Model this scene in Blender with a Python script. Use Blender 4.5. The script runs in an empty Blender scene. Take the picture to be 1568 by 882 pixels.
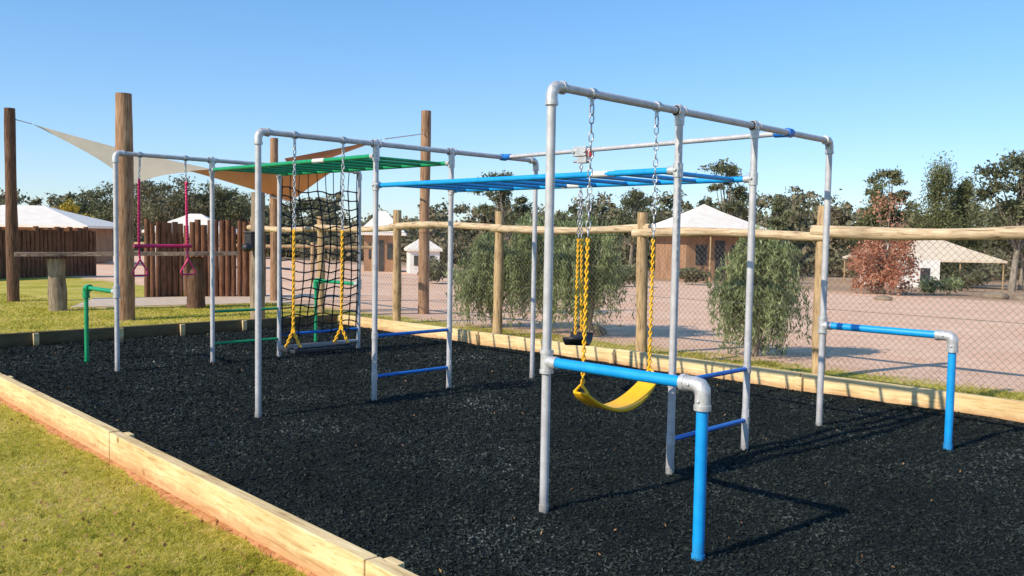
import bpy, math, random
import numpy as np
from mathutils import Vector, Matrix
random.seed(7); rng=np.random.default_rng(7)
scene=bpy.context.scene
COL=scene.collection
# ------------------------------------------------------------------ helpers
YAW=math.radians(44.683)
FW=np.array([-math.sin(YAW),math.cos(YAW)]); RT=np.array([math.cos(YAW),math.sin(YAW)])
O=np.array([3.276,-3.597])
def W(right,fwd):
    p=O+RT*right+FW*fwd
    return float(p[0]),float(p[1])
def gz(x,y):
    return 0.0 if y<7 else -.026*(min(y,84)-7)

class MB:
    def __init__(s): s.v=[];s.f=[];s.m=[];s.sm=[]
    def add(s,vs,fs,mat=0,smooth=True):
        o=len(s.v); s.v+= [tuple(map(float,a)) for a in vs]
        for f in fs: s.f.append(tuple(i+o for i in f)); s.m.append(mat); s.sm.append(smooth)
    def tube(s,pts,r,seg=12,mat=0,caps=True,smooth=True):
        pts=[Vector(p) for p in pts]; n=len(pts)
        if not hasattr(r,'__len__'): r=[r]*n
        vs=[];fs=[]
        t0=(pts[1]-pts[0]).normalized()
        up=Vector((0,0,1)) if abs(t0.z)<.9 else Vector((1,0,0))
        a=t0.cross(up).normalized()
        for i in range(n):
            if i==0:t=pts[1]-pts[0]
            elif i==n-1:t=pts[-1]-pts[-2]
            else:t=(pts[i+1]-pts[i]).normalized()+(pts[i]-pts[i-1]).normalized()
            t.normalize(); a=(a-t*a.dot(t)).normalized(); b=t.cross(a)
            for k in range(seg):
                an=2*math.pi*k/seg; vs.append(pts[i]+(a*math.cos(an)+b*math.sin(an))*r[i])
        for i in range(n-1):
            for k in range(seg):
                k2=(k+1)%seg; fs.append((i*seg+k,i*seg+k2,(i+1)*seg+k2,(i+1)*seg+k))
        s.add(vs,fs,mat,smooth)
        if caps:
            s.add(vs[:seg],[tuple(range(seg))[::-1]],mat,False)
            s.add(vs[-seg:],[tuple(range(seg))],mat,False)
    def box(s,c,d,rot=0,mat=0,tilt=None):
        x,y,z=d[0]/2,d[1]/2,d[2]/2
        M=Matrix.Rotation(rot,3,'Z')
        if tilt: M=M@Matrix.Rotation(tilt[0],3,'X')@Matrix.Rotation(tilt[1],3,'Y')
        vs=[Vector(c)+M@Vector((i,j,k)) for i in(-x,x) for j in(-y,y) for k in(-z,z)]
        fs=[(0,1,3,2),(4,6,7,5),(0,4,5,1),(2,3,7,6),(0,2,6,4),(1,5,7,3)]
        s.add(vs,fs,mat,False)
    def ball(s,c,r,mat=0,seg=12,ring=8,sc=(1,1,1)):
        vs=[];fs=[]
        for i in range(ring+1):
            th=math.pi*i/ring
            for k in range(seg):
                ph=2*math.pi*k/seg
                vs.append((c[0]+r*sc[0]*math.sin(th)*math.cos(ph),c[1]+r*sc[1]*math.sin(th)*math.sin(ph),c[2]+r*sc[2]*math.cos(th)))
        for i in range(ring):
            for k in range(seg):
                k2=(k+1)%seg; fs.append((i*seg+k,(i+1)*seg+k,(i+1)*seg+k2,i*seg+k2))
        s.add(vs,fs,mat)
    def link(s,c,axis,side,L,Wd,r,mat=0):
        c=Vector(c);axis=Vector(axis).normalized();side=Vector(side).normalized();nn=axis.cross(side)
        N=10;q=5;vs=[];fs=[]
        for i in range(N):
            a=2*math.pi*i/N
            cx=math.cos(a)*(Wd/2-r); cy=math.sin(a)*(Wd/2-r)+ (1 if math.sin(a)>0.01 else -1 if math.sin(a)<-.01 else 0)*(L-Wd)/2
            cen=c+side*cx+axis*cy; out=(side*math.cos(a)+axis*math.sin(a)).normalized()
            for j in range(q):
                b=2*math.pi*j/q; vs.append(cen+out*math.cos(b)*r+nn*math.sin(b)*r)
        for i in range(N):
            for j in range(q):
                i2=(i+1)%N;j2=(j+1)%q; fs.append((i*q+j,i2*q+j,i2*q+j2,i*q+j2))
        s.add(vs,fs,mat)
    def chain(s,p0,p1,L=.045,Wd=.028,r=.0042,mat=0):
        p0=Vector(p0);p1=Vector(p1);d=p1-p0;n=max(1,int(d.length/(L-2.2*r)));ax=d.normalized()
        s1=ax.cross(Vector((.6,.8,.05))).normalized(); s2=ax.cross(s1)
        for i in range(n):
            s.link(p0+d*((i+.5)/n),ax,(s1+s2*.3) if i%2 else (s2-s1*.3),L,Wd,r,mat)
    def obj(s,name,mats,parent=None,bevel=0):
        me=bpy.data.meshes.new(name); me.from_pydata(s.v,[],s.f)
        for m in mats: me.materials.append(m)
        me.polygons.foreach_set('material_index',s.m); me.polygons.foreach_set('use_smooth',s.sm); me.update()
        ob=bpy.data.objects.new(name,me); COL.objects.link(ob)
        if parent: ob.parent=parent
        if bevel:
            b=ob.modifiers.new('b','BEVEL');b.width=bevel;b.segments=2;b.limit_method='ANGLE'
        return ob
def empty(name):
    e=bpy.data.objects.new(name,None);COL.objects.link(e);e.empty_display_size=.1;return e
def fast_mesh(name,V,F,mats,mi=None,parent=None,smooth=False):
    V=np.asarray(V,dtype=np.float32);F=np.asarray(F,dtype=np.int32);k=F.shape[1]
    me=bpy.data.meshes.new(name);me.vertices.add(len(V));me.vertices.foreach_set('co',V.ravel())
    me.loops.add(F.size);me.loops.foreach_set('vertex_index',F.ravel())
    me.polygons.add(len(F));me.polygons.foreach_set('loop_start',np.arange(0,F.size,k,dtype=np.int32))
    me.polygons.foreach_set('loop_total',np.full(len(F),k,dtype=np.int32))
    for m in mats: me.materials.append(m)
    if mi is not None: me.polygons.foreach_set('material_index',np.asarray(mi,dtype=np.int32))
    if smooth: me.polygons.foreach_set('use_smooth',np.ones(len(F),dtype=bool))
    me.update(calc_edges=True);me.validate()
    ob=bpy.data.objects.new(name,me);COL.objects.link(ob)
    if parent: ob.parent=parent
    return ob
def unit(a): return a/np.maximum(np.linalg.norm(a,axis=1,keepdims=True),1e-9)
def cards(C,A,B):
    V=np.stack([C-A,C+B-A*.1,C+A,C-B-A*.1],1).reshape(-1,3)
    F=np.arange(len(V)).reshape(-1,4);return V,F
def rand_cards(C,s,asp=.5,down=None,jit=.5):
    n=len(C);a=unit(rng.normal(size=(n,3)))
    if down is not None: a=unit(a*(1-down)+np.array([0,0,-1])*down)
    b=unit(np.cross(a,rng.normal(size=(n,3))))
    sc=s*(1-jit+2*jit*rng.random((n,1)))
    return cards(C,a*sc,b*sc*asp)

# ------------------------------------------------------------------ materials
def mat(name):
    m=bpy.data.materials.new(name);m.use_nodes=True;nt=m.node_tree
    b=nt.nodes['Principled BSDF'];return m,nt,b
def node(nt,t,**k):
    n=nt.nodes.new(t)
    for a,v in k.items(): setattr(n,a,v)
    return n
def ramp(nt,stops):
    n=nt.nodes.new('ShaderNodeValToRGB');cr=n.color_ramp
    while len(cr.elements)<len(stops): cr.elements.new(.5)
    for e,(p,c) in zip(cr.elements,stops): e.position=p;e.color=(*c,1)
    return n
def noise(nt,scale,detail=4,vec=None,rough=.6,dist=0):
    n=nt.nodes.new('ShaderNodeTexNoise');n.inputs['Scale'].default_value=scale;n.inputs['Detail'].default_value=detail
    n.inputs['Roughness'].default_value=rough;n.inputs['Distortion'].default_value=dist
    if vec: nt.links.new(vec,n.inputs['Vector'])
    return n
def objco(nt,scale=(1,1,1)):
    t=nt.nodes.new('ShaderNodeNewGeometry');m=nt.nodes.new('ShaderNodeMapping');m.inputs['Scale'].default_value=scale
    nt.links.new(t.outputs['Position'],m.inputs['Vector']);return m.outputs['Vector']
def bump(nt,b,h,st=.4,d=.01):
    n=nt.nodes.new('ShaderNodeBump');n.inputs['Strength'].default_value=st;n.inputs['Distance'].default_value=d
    nt.links.new(h,n.inputs['Height']);nt.links.new(n.outputs['Normal'],b.inputs['Normal'])
def mix(nt,f,a,c,mode='MIX'):
    n=nt.nodes.new('ShaderNodeMix');n.data_type='RGBA';n.blend_type=mode
    if isinstance(f,(int,float)): n.inputs[0].default_value=f
    else: nt.links.new(f,n.inputs[0])
    for s,i in((a,6),(c,7)):
        if isinstance(s,tuple): n.inputs[i].default_value=(*s,1)
        else: nt.links.new(s,n.inputs[i])
    return n.outputs[2]
def simple(name,c1,c2,scale=8,rough=.5,metal=0,bmp=.15,bd=.004,stretch=(1,1,1),detail=5,p=(.35,.65)):
    m,nt,b=mat(name);v=objco(nt,stretch);n=noise(nt,scale,detail,v)
    r=ramp(nt,[(p[0],c1),(p[1],c2)]);nt.links.new(n.outputs['Fac'],r.inputs[0]);nt.links.new(r.outputs[0],b.inputs['Base Color'])
    b.inputs['Roughness'].default_value=rough;b.inputs['Metallic'].default_value=metal
    if bmp: 
        n2=noise(nt,scale*3,4,v);bump(nt,b,n2.outputs['Fac'],bmp,bd)
    return m
def grime(m,amt=.35,z0=.0,z1=.22,col=(.16,.14,.12)):
    """dusty scuffing near the ground and faint streaks, multiplied over the base colour"""
    nt=m.node_tree;b=nt.nodes['Principled BSDF'];src=b.inputs['Base Color'].links[0].from_socket
    v=objco(nt,(1,1,.35));n=noise(nt,26,6,v,.7);r=ramp(nt,[(.52,(0,0,0)),(.72,(amt,)*3)]);nt.links.new(n.outputs['Fac'],r.inputs[0])
    o=mix(nt,r.outputs[0],src,col)
    g=node(nt,'ShaderNodeNewGeometry');s=node(nt,'ShaderNodeSeparateXYZ');nt.links.new(g.outputs['Position'],s.inputs[0])
    mr=node(nt,'ShaderNodeMapRange');mr.inputs[1].default_value=z0;mr.inputs[2].default_value=z1;mr.inputs[3].default_value=.5;mr.inputs[4].default_value=0;nt.links.new(s.outputs['Z'],mr.inputs[0])
    o=mix(nt,mr.outputs[0],o,col);nt.links.new(o,b.inputs['Base Color'])
M={}
M['steel']=simple('galvanised_steel',(.47,.455,.46),(.60,.585,.59),14,.5,.15,.1,.001);grime(M['steel'],.30)
M['fitting']=simple('cast_fitting',(.47,.46,.46),(.67,.66,.65),40,.42,.35,.25,.002);grime(M['fitting'],.35)
M['chain']=simple('chain_steel',(.36,.37,.39),(.60,.61,.63),60,.35,.6,0)
M['blue']=simple('blue_paint',(.004,.29,.70),(.01,.36,.80),12,.38,0,.08,.001);grime(M['blue'],.14,.0,.14,(.06,.12,.18))
M['dblue']=simple('dark_blue_paint',(.01,.14,.50),(.015,.18,.60),12,.38,0,.08,.001)
M['green']=simple('green_paint',(.005,.26,.10),(.012,.33,.13),12,.4,0,.08,.001)
M['yellow']=simple('yellow_plastic',(.84,.42,.005),(.94,.51,.012),9,.42,0,.1,.001)
M['pink']=simple('pink_plastic',(.60,.015,.10),(.75,.03,.16),12,.4,0,.05,.001)
M['black']=simple('black_plastic',(.008,.009,.012),(.03,.03,.035),20,.5,0,.2,.002)
M['label']=simple('white_label',(.60,.60,.58),(.75,.75,.72),60,.5,0,0)
M['rope']=simple('black_rope',(.008,.008,.010),(.025,.025,.028),80,.85,0,.3,.002)
M['red']=simple('red_plastic',(.5,.02,.02),(.6,.03,.03),20,.4,0,0)
def wood(name,c1,c2,dark,st=(9,9,1.2),grain=4,rough=.85,bd=.012):
    m,nt,b=mat(name);v=objco(nt,st)
    n=noise(nt,grain,8,v,.65,.4);r=ramp(nt,[(.33,dark),(.45,c1),(.68,c2)]);nt.links.new(n.outputs['Fac'],r.inputs[0])
    v2=objco(nt,(1,1,1));n2=noise(nt,2.2,3,v2);r2=ramp(nt,[(.3,(.62,.60,.58)),(.7,(1.1,1.08,1.05))]);nt.links.new(n2.outputs['Fac'],r2.inputs[0])
    o=mix(nt,.9,r.outputs[0],r2.outputs[0],'MULTIPLY');nt.links.new(o,b.inputs['Base Color'])
    b.inputs['Roughness'].default_value=rough;b.inputs['Specular IOR Level'].default_value=.2;bump(nt,b,n.outputs['Fac'],.8,bd);return m
M['fpost']=wood('fence_post_wood',(.46,.31,.165),(.67,.49,.28),(.12,.085,.055))
M['rail']=wood('rail_wood',(.58,.43,.26),(.80,.64,.44),(.18,.12,.08),(1.1,9,9))
M['pole']=wood('pole_bark_wood',(.34,.19,.11),(.54,.36,.23),(.07,.04,.03),(14,14,.9))
M['poled']=wood('dark_pole_wood',(.14,.075,.048),(.25,.15,.095),(.03,.02,.014),(14,14,.9))
M['pal']=wood('paling_wood',(.16,.070,.038),(.29,.15,.088),(.025,.015,.012),(12,12,.8))
M['stump']=wood('grey_log_wood',(.28,.215,.15),(.45,.375,.29),(.07,.05,.04),(12,12,.8))
M['slabw']=wood('slab_wood',(.20,.14,.10),(.34,.26,.20),(.05,.035,.03),(6,2,12))
def sleeper_mat(name,st,k=1.0):
    m,nt,b=mat(name);v=objco(nt,st);n=noise(nt,5,8,v,.6,.6)
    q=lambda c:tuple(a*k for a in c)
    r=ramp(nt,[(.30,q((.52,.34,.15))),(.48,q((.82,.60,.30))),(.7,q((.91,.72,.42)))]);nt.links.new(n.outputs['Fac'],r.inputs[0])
    v2=objco(nt);vo=node(nt,'ShaderNodeTexVoronoi');vo.inputs['Scale'].default_value=3.1;nt.links.new(v2,vo.inputs['Vector'])
    rk=ramp(nt,[(.03,(.30,.16,.07)),(.10,(1,1,1))]);nt.links.new(vo.outputs['Distance'],rk.inputs[0])
    o=mix(nt,.8,r.outputs[0],rk.outputs[0],'MULTIPLY')
    n5=noise(nt,1.3,4,v2);r5=ramp(nt,[(.3,(.78,.73,.66)),(.65,(1.04,1.04,1.04))]);nt.links.new(n5.outputs['Fac'],r5.inputs[0]);o=mix(nt,1,o,r5.outputs[0],'MULTIPLY')
    vc=objco(nt,tuple(3.2*a for a in st));nc=noise(nt,6,3,vc,.5);rc=ramp(nt,[(.27,(.35,.24,.14)),(.33,(1,1,1))]);nt.links.new(nc.outputs['Fac'],rc.inputs[0]);o=mix(nt,.8,o,rc.outputs[0],'MULTIPLY')
    ge=node(nt,'ShaderNodeNewGeometry');se=node(nt,'ShaderNodeSeparateXYZ');nt.links.new(ge.outputs['Position'],se.inputs[0])
    nd=noise(nt,14,4,v2);ad=node(nt,'ShaderNodeMath',operation='MULTIPLY_ADD');nt.links.new(nd.outputs['Fac'],ad.inputs[0]);ad.inputs[1].default_value=-.09;nt.links.new(se.outputs['Z'],ad.inputs[2])
    rd=ramp(nt,[(.0,(.55,.55,.55)),(.05,(0,0,0))]);nt.links.new(ad.outputs[0],rd.inputs[0])
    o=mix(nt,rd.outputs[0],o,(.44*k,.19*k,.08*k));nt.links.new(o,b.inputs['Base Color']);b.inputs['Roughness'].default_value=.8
    b.inputs['Specular IOR Level'].default_value=.2
    bump(nt,b,n.outputs['Fac'],.4,.007);return m
M['slx']=sleeper_mat('sleeper_pine_x',(.7,9,9));M['sly']=sleeper_mat('sleeper_pine_weathered_shaded',(9,.7,9),.20)  # second copy for side sleepers: weathered tone plus unlit-face shade darkened into the colour

def leafmat(name,stops,trans=.25,rough=.6,scale=.5,fine=0,spec=.25):
    m,nt,b=mat(name);g=node(nt,'ShaderNodeNewGeometry')
    v=objco(nt);n=noise(nt,scale,3,v)
    ad=node(nt,'ShaderNodeMath',operation='MULTIPLY_ADD');nt.links.new(g.outputs['Random Per Island'],ad.inputs[0]);ad.inputs[1].default_value=.55
    ml=node(nt,'ShaderNodeMath',operation='MULTIPLY_ADD');nt.links.new(n.outputs['Fac'],ml.inputs[0]);ml.inputs[1].default_value=1.2;ml.inputs[2].default_value=-.38
    src=ml.outputs[0]
    if fine:
        n2=noise(nt,fine,4,v,.7);m2=node(nt,'ShaderNodeMath',operation='MULTIPLY_ADD');nt.links.new(n2.outputs['Fac'],m2.inputs[0]);m2.inputs[1].default_value=1.5;nt.links.new(src,m2.inputs[2])
        m3=node(nt,'ShaderNodeMath',operation='SUBTRACT');nt.links.new(m2.outputs[0],m3.inputs[0]);m3.inputs[1].default_value=.75;src=m3.outputs[0]
    nt.links.new(src,ad.inputs[2]);r=ramp(nt,stops);nt.links.new(ad.outputs[0],r.inputs[0])
    nt.links.new(r.outputs[0],b.inputs['Base Color']);b.inputs['Roughness'].default_value=rough
    b.inputs['Specular IOR Level'].default_value=spec
    if trans:
        t=node(nt,'ShaderNodeBsdfTranslucent');nt.links.new(r.outputs[0],t.inputs['Color'])
        x=node(nt,'ShaderNodeMixShader');x.inputs[0].default_value=trans
        nt.links.new(b.outputs[0],x.inputs[1]);nt.links.new(t.outputs[0],x.inputs[2])
        nt.links.new(x.outputs[0],nt.nodes['Material Output'].inputs[0])
    return m
M['euc']=leafmat('eucalypt_leaves',[(.1,(.07,.08,.045)),(.5,(.16,.17,.085)),(.95,(.28,.28,.15))],.3,scale=.25)
M['euc2']=leafmat('olive_leaves',[(.1,(.07,.07,.04)),(.5,(.17,.165,.09)),(.95,(.28,.26,.15))],.3,scale=.12)
M['far']=leafmat('distant_leaves',[(.1,(.10,.105,.065)),(.4,(.18,.18,.10)),(.7,(.27,.225,.13)),(.98,(.36,.27,.18))],.3,scale=.07)
M['con']=leafmat('conifer_leaves',[(.1,(.07,.08,.04)),(.5,(.16,.17,.07)),(.95,(.27,.27,.12))],.25,scale=.8)
M['pepper']=leafmat('weeping_leaves',[(.05,(.11,.14,.06)),(.5,(.29,.34,.15)),(.95,(.48,.53,.27))],.4,scale=2.5,fine=6)
M['autumn']=leafmat('autumn_leaves',[(.05,(.28,.08,.05)),(.5,(.55,.26,.16)),(.95,(.68,.42,.27))],.4,scale=1.5)
M['gold']=leafmat('golden_leaves',[(.05,(.22,.17,.02)),(.5,(.42,.32,.04)),(.95,(.55,.42,.07))],.3,scale=1)
M['grassb']=leafmat('grass_blades',[(.02,(.17,.18,.02)),(.3,(.43,.42,.055)),(.55,(.66,.58,.11)),(.8,(.80,.65,.24)),(.98,(.84,.66,.38))],.5,.6,scale=1.4,fine=13,spec=.1)
M['litter']=leafmat('dry_leaf_litter',[(.1,(.20,.09,.03)),(.9,(.45,.26,.12))],.1)
M['rub']=leafmat('rubber_shreds',[(.05,(.008,.011,.009)),(.6,(.024,.031,.028)),(.84,(.060,.073,.066)),(.94,(.15,.168,.155)),(1,(.30,.32,.30))],0,.75,scale=.9,fine=0,spec=.15)
M['bark']=wood('eucalypt_bark',(.26,.22,.17),(.42,.37,.31),(.10,.08,.06),(3,3,.4))

def ground_mat():
    m,nt,b=mat('ground_surface');L=nt.links
    ge=node(nt,'ShaderNodeNewGeometry');se=node(nt,'ShaderNodeSeparateXYZ');L.new(ge.outputs['Position'],se.inputs[0]);v=ge.outputs['Position']
    n1=noise(nt,1.1,5,v,.6);n2=noise(nt,22,6,v,.75)
    r1=ramp(nt,[(.30,(.33,.33,.05)),(.5,(.54,.48,.10)),(.72,(.70,.55,.22))]);L.new(n1.outputs['Fac'],r1.inputs[0])
    r2=ramp(nt,[(.32,(.48,.42,.28)),(.62,(1.2,1.15,1.08))]);L.new(n2.outputs['Fac'],r2.inputs[0])
    lawn=mix(nt,1,r1.outputs[0],r2.outputs[0],'MULTIPLY')
    g1=noise(nt,.5,4,v);g2=noise(nt,60,5,v,.8);g3=noise(nt,3,5,v,.7)
    q1=ramp(nt,[(.3,(.86,.54,.36)),(.7,(.96,.67,.48))]);L.new(g1.outputs['Fac'],q1.inputs[0])
    q2=ramp(nt,[(.3,(.76,.71,.68)),(.6,(1.04,1.04,1.04))]);L.new(g2.outputs['Fac'],q2.inputs[0])
    q3=ramp(nt,[(.35,(.86,.81,.78)),(.65,(1.03,1.03,1.03))]);L.new(g3.outputs['Fac'],q3.inputs[0])
    gr=mix(nt,1,q1.outputs[0],q2.outputs[0],'MULTIPLY');gr=mix(nt,1,gr,q3.outputs[0],'MULTIPLY')
    ne=noise(nt,2.2,6,v,.75);a=node(nt,'ShaderNodeMath',operation='MULTIPLY_ADD');L.new(ne.outputs['Fac'],a.inputs[0]);a.inputs[1].default_value=2.2;L.new(se.outputs['Y'],a.inputs[2])
    mr=node(nt,'ShaderNodeMapRange');mr.inputs[1].default_value=7.7;mr.inputs[2].default_value=8.1;L.new(a.outputs[0],mr.inputs[0])
    c=mix(nt,mr.outputs[0],lawn,gr)
    fa=noise(nt,.05,5,v);fr=ramp(nt,[(.35,(.32,.20,.12)),(.65,(.54,.36,.23))]);L.new(fa.outputs['Fac'],fr.inputs[0])
    nf=noise(nt,.12,4,v);a2=node(nt,'ShaderNodeMath',operation='MULTIPLY_ADD');L.new(nf.outputs['Fac'],a2.inputs[0]);a2.inputs[1].default_value=12;L.new(se.outputs['Y'],a2.inputs[2])
    mr2=node(nt,'ShaderNodeMapRange');mr2.inputs[1].default_value=40;mr2.inputs[2].default_value=44;L.new(a2.outputs[0],mr2.inputs[0])
    c=mix(nt,mr2.outputs[0],c,fr.outputs[0])
    L.new(c,b.inputs['Base Color']);b.inputs['Roughness'].default_value=.95;b.inputs['Specular IOR Level'].default_value=.05
    bump(nt,b,n2.outputs['Fac'],.35,.02);return m
def mulch_mat():
    m,nt,b=mat('rubber_mulch');v=objco(nt);n=noise(nt,90,6,v,.85,.8)
    r=ramp(nt,[(.3,(.006,.008,.007)),(.6,(.018,.023,.021)),(.8,(.050,.060,.055))]);nt.links.new(n.outputs['Fac'],r.inputs[0])
    nt.links.new(r.outputs[0],b.inputs['Base Color']);b.inputs['Roughness'].default_value=.85;b.inputs['Specular IOR Level'].default_value=.12;bump(nt,b,n.outputs['Fac'],.8,.015);return m

# ------------------------------------------------------------------ ground
xs=sorted(set([-2500,-900,-400,-200,-120]+list(range(-80,81,8))+[120,200,400,900,2500]))
ys=sorted(set([-1500,-400,-100,-40,-20,-8,0,5,7,9,12,20,30,40,50,60,70,84,100,140,220,400,900,3000]))
V=[(x,y,gz(x,y)) for y in ys for x in xs];nx=len(xs)
F=[(j*nx+i,j*nx+i+1,(j+1)*nx+i+1,(j+1)*nx+i) for j in range(len(ys)-1) for i in range(nx-1)]
fast_mesh('ground',V,F,[ground_mat()])

XL,XR,YB=-9.35,9.0,4.95
def yf(x): return -1.40-.038*x
gx=np.arange(XL,XR+.01,.07)
VV=[];nyy=90
for x in gx:
    a=yf(x)+.03
    for j in range(nyy):
        y=a+(YB+.02-a)*j/(nyy-1);VV.append((x,y,0))
VV=np.array(VV);
def lump(x,y):
    return .010*np.sin(x*2.1+np.sin(y*1.7)*1.3)*np.cos(y*2.4+x*.6)+.006*np.sin(x*5.3+1)*np.sin(y*6.1+x)+.003*np.sin(x*13+y*3)*np.sin(y*15-x*4)
VV[:,2]=.028+lump(VV[:,0],VV[:,1])+rng.normal(0,.0015,len(VV))
nxg=len(gx)
F=[(i*nyy+j,(i+1)*nyy+j,(i+1)*nyy+j+1,i*nyy+j+1) for i in range(nxg-1) for j in range(nyy-1)]
mulch=empty('rubber_mulch')
o=fast_mesh('mulch_bed',VV,F,[mulch_mat()],parent=mulch,smooth=True)
def scatter(n,x0,x1,y0,y1,power,keep):
    out=[]
    tot=0
    while tot<n:
        x=rng.uniform(x0,x1,n);y=rng.uniform(y0,y1,n)
        r=np.hypot(x-O[0],y-O[1]);fwd=(x-O[0])*FW[0]+(y-O[1])*FW[1];rt=(x-O[0])*RT[0]+(y-O[1])*RT[1]
        k=(rng.random(n)<np.minimum(1,(3.2/r)**power))&(fwd>.8)&(np.abs(rt)<fwd*.9+1.0)&keep(x,y)
        out.append(np.stack([x[k],y[k]],1));tot+=k.sum()
    return np.concatenate(out)[:n]
P=scatter(280000,XL,XR,-1.4,4.9,1.3,lambda x,y:(y>-1.40-.038*x+.05))
C=np.column_stack([P,.031+lump(P[:,0],P[:,1])+rng.uniform(-.004,.008,len(P))])
a=unit(rng.normal(size=(len(C),3))*np.array([1,1,.45]));b_=unit(np.cross(a,rng.normal(size=(len(C),3))*np.array([.6,.6,1])))
rr=np.hypot(C[:,0]-O[0],C[:,1]-O[1])[:,None];sc=(.0066+.0007*rr)*(.45+1.2*rng.random((len(C),1)))
Vc,Fc=cards(C,a*sc,b_*sc*.38)
fast_mesh('mulch_shreds',Vc,Fc,[M['rub']],parent=mulch)
P=scatter(260,XL,XR,-1.3,4.8,.6,lambda x,y:(y>-1.40-.038*x+.1))
Vc,Fc=rand_cards(np.column_stack([P,.045+lump(P[:,0],P[:,1])]),.010,.45)
fast_mesh('fallen_leaves',Vc,Fc,[M['litter']])

# grass
def inlawn(x,y): return y<-1.40-.038*x-.05
P=scatter(220000,-9,3.0,-3.6,-1.0,1.0,inlawn)
d=(-1.40-.038*P[:,0]-.04)-P[:,1]
nz=np.sin(P[:,0]*3.1+np.sin(P[:,1]*4))*.5+np.sin(P[:,0]*7.3+P[:,1]*5.1)*.3
k=(d>.045+.04*nz)|(rng.random(len(d))<.25)
P=P[k]
P2=np.column_stack([rng.uniform(-9.3,6,50000),rng.uniform(5.08,7.0,50000)]);k=(P2[:,1]<6.2+.5*np.sin(P2[:,0]*1.7)+.3*np.sin(P2[:,0]*5))|(rng.random(len(P2))<.08);P2=P2[k]
P3=np.column_stack([rng.uniform(-20,-9.5,60000),rng.uniform(-3,6.5,60000)])
P3=P3[~((P3[:,0]<-14.4)&(P3[:,1]>3.0))]
Pa=np.concatenate([P,P2,P3]);h=np.concatenate([np.full(len(P),.022),np.full(len(P2),.035),np.full(len(P3),.028)])*(.5+rng.random(len(Pa)))
w=np.concatenate([np.full(len(P),.0030),np.full(len(P2),.008),np.full(len(P3),.012)])
th=rng.uniform(0,2*math.pi,len(Pa));base=np.column_stack([Pa,np.where(Pa[:,1]>7,-.026*(Pa[:,1]-7),0)])
side=np.column_stack([np.cos(th),np.sin(th),0*th])*w[:,None]
lean=np.column_stack([rng.normal(0,1.2,len(Pa)),rng.normal(0,1.2,len(Pa)),np.ones(len(Pa))])*h[:,None]
Vg=np.stack([base-side,base+side,base+lean],1).reshape(-1,3)
grass=fast_mesh('lawn_grass',Vg,np.arange(len(Vg)).reshape(-1,3),[M['grassb']])
P=scatter(1500,-8,2.5,-3.4,-1.0,1,inlawn)
Vc,Fc=rand_cards(np.column_stack([P,np.full(len(P),.022)]),.013,.55)
fast_mesh('leaf_litter',Vc,Fc,[M['litter']])
soil=simple('red_soil',(.44,.16,.055),(.70,.33,.14),18,.95,0,.8,.02)
xx=np.linspace(-9.3,6,700);e0=yf(xx)-.02;e1=yf(xx)-.06-.022*np.sin(xx*3)-.018*np.sin(xx*11+1)-.02*rng.random(700)
Vs=np.stack([np.column_stack([xx,e0,np.full(700,.012)]),np.column_stack([xx,(e0+e1)/2,np.full(700,.010)+.004*rng.random(700)]),np.column_stack([xx,e1,np.full(700,-.004)])],1).reshape(-1,3)
F=[(i*3+j,i*3+j+1,i*3+j+4,i*3+j+3) for i in range(699) for j in range(2)]
fast_mesh('soil_strip',Vs,F,[soil])

# ------------------------------------------------------------------ timber edging
edg=empty('timber_edging')
def sleeper(name,p0,p1,m,h=.2,t=.075,z0=-.02):
    mb=MB();p0=Vector(p0);p1=Vector(p1);d=p1-p0;ang=math.atan2(d.y,d.x);c=(p0+p1)/2
    mb.box((c.x,c.y,z0+(h+.02)/2+random.uniform(-.007,.007)),(d.length-.010,t,h+.02),ang+random.uniform(-.003,.003))
    mb.obj(name,[m],edg,bevel=.006)
js=[-8.9,-5.87,-2.82,.28,3.3,6.3]
k=1
pr=XL
for j in js+[XR]:
    sleeper('front_sleeper_%d'%k,(pr,yf(pr)+.0375-.02,0),(j,yf(j)+.0375-.02,0),M['slx']);k+=1;pr=j
pr=XL;k=1
for j in [-8.3,-5.85,-3.4,-.95,1.5,3.95,6.4,XR]:
    sleeper('back_sleeper_%d'%k,(pr,YB+.04,0),(j,YB+.04,0),M['slx']);k+=1;pr=j
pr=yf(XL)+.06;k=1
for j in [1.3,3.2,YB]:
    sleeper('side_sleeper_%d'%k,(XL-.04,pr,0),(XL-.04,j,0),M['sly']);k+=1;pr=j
pg=MB()
for j in js:
    pg.box((j+.07,yf(j)+.085,.09),(.10,.04,.19),-.038)
for j in [-8.3,-5.85,-3.4,-.95,1.5,3.95]:
    pg.box((j,YB-.02,.085),(.07,.036,.17))
for y in [.2,1.3,2.2,3.2]:
    pg.box((XL+.02,y,.09),(.04,.07,.20))
pg.obj('edging_pegs',[M['slx']],edg,bevel=.004)

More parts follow.
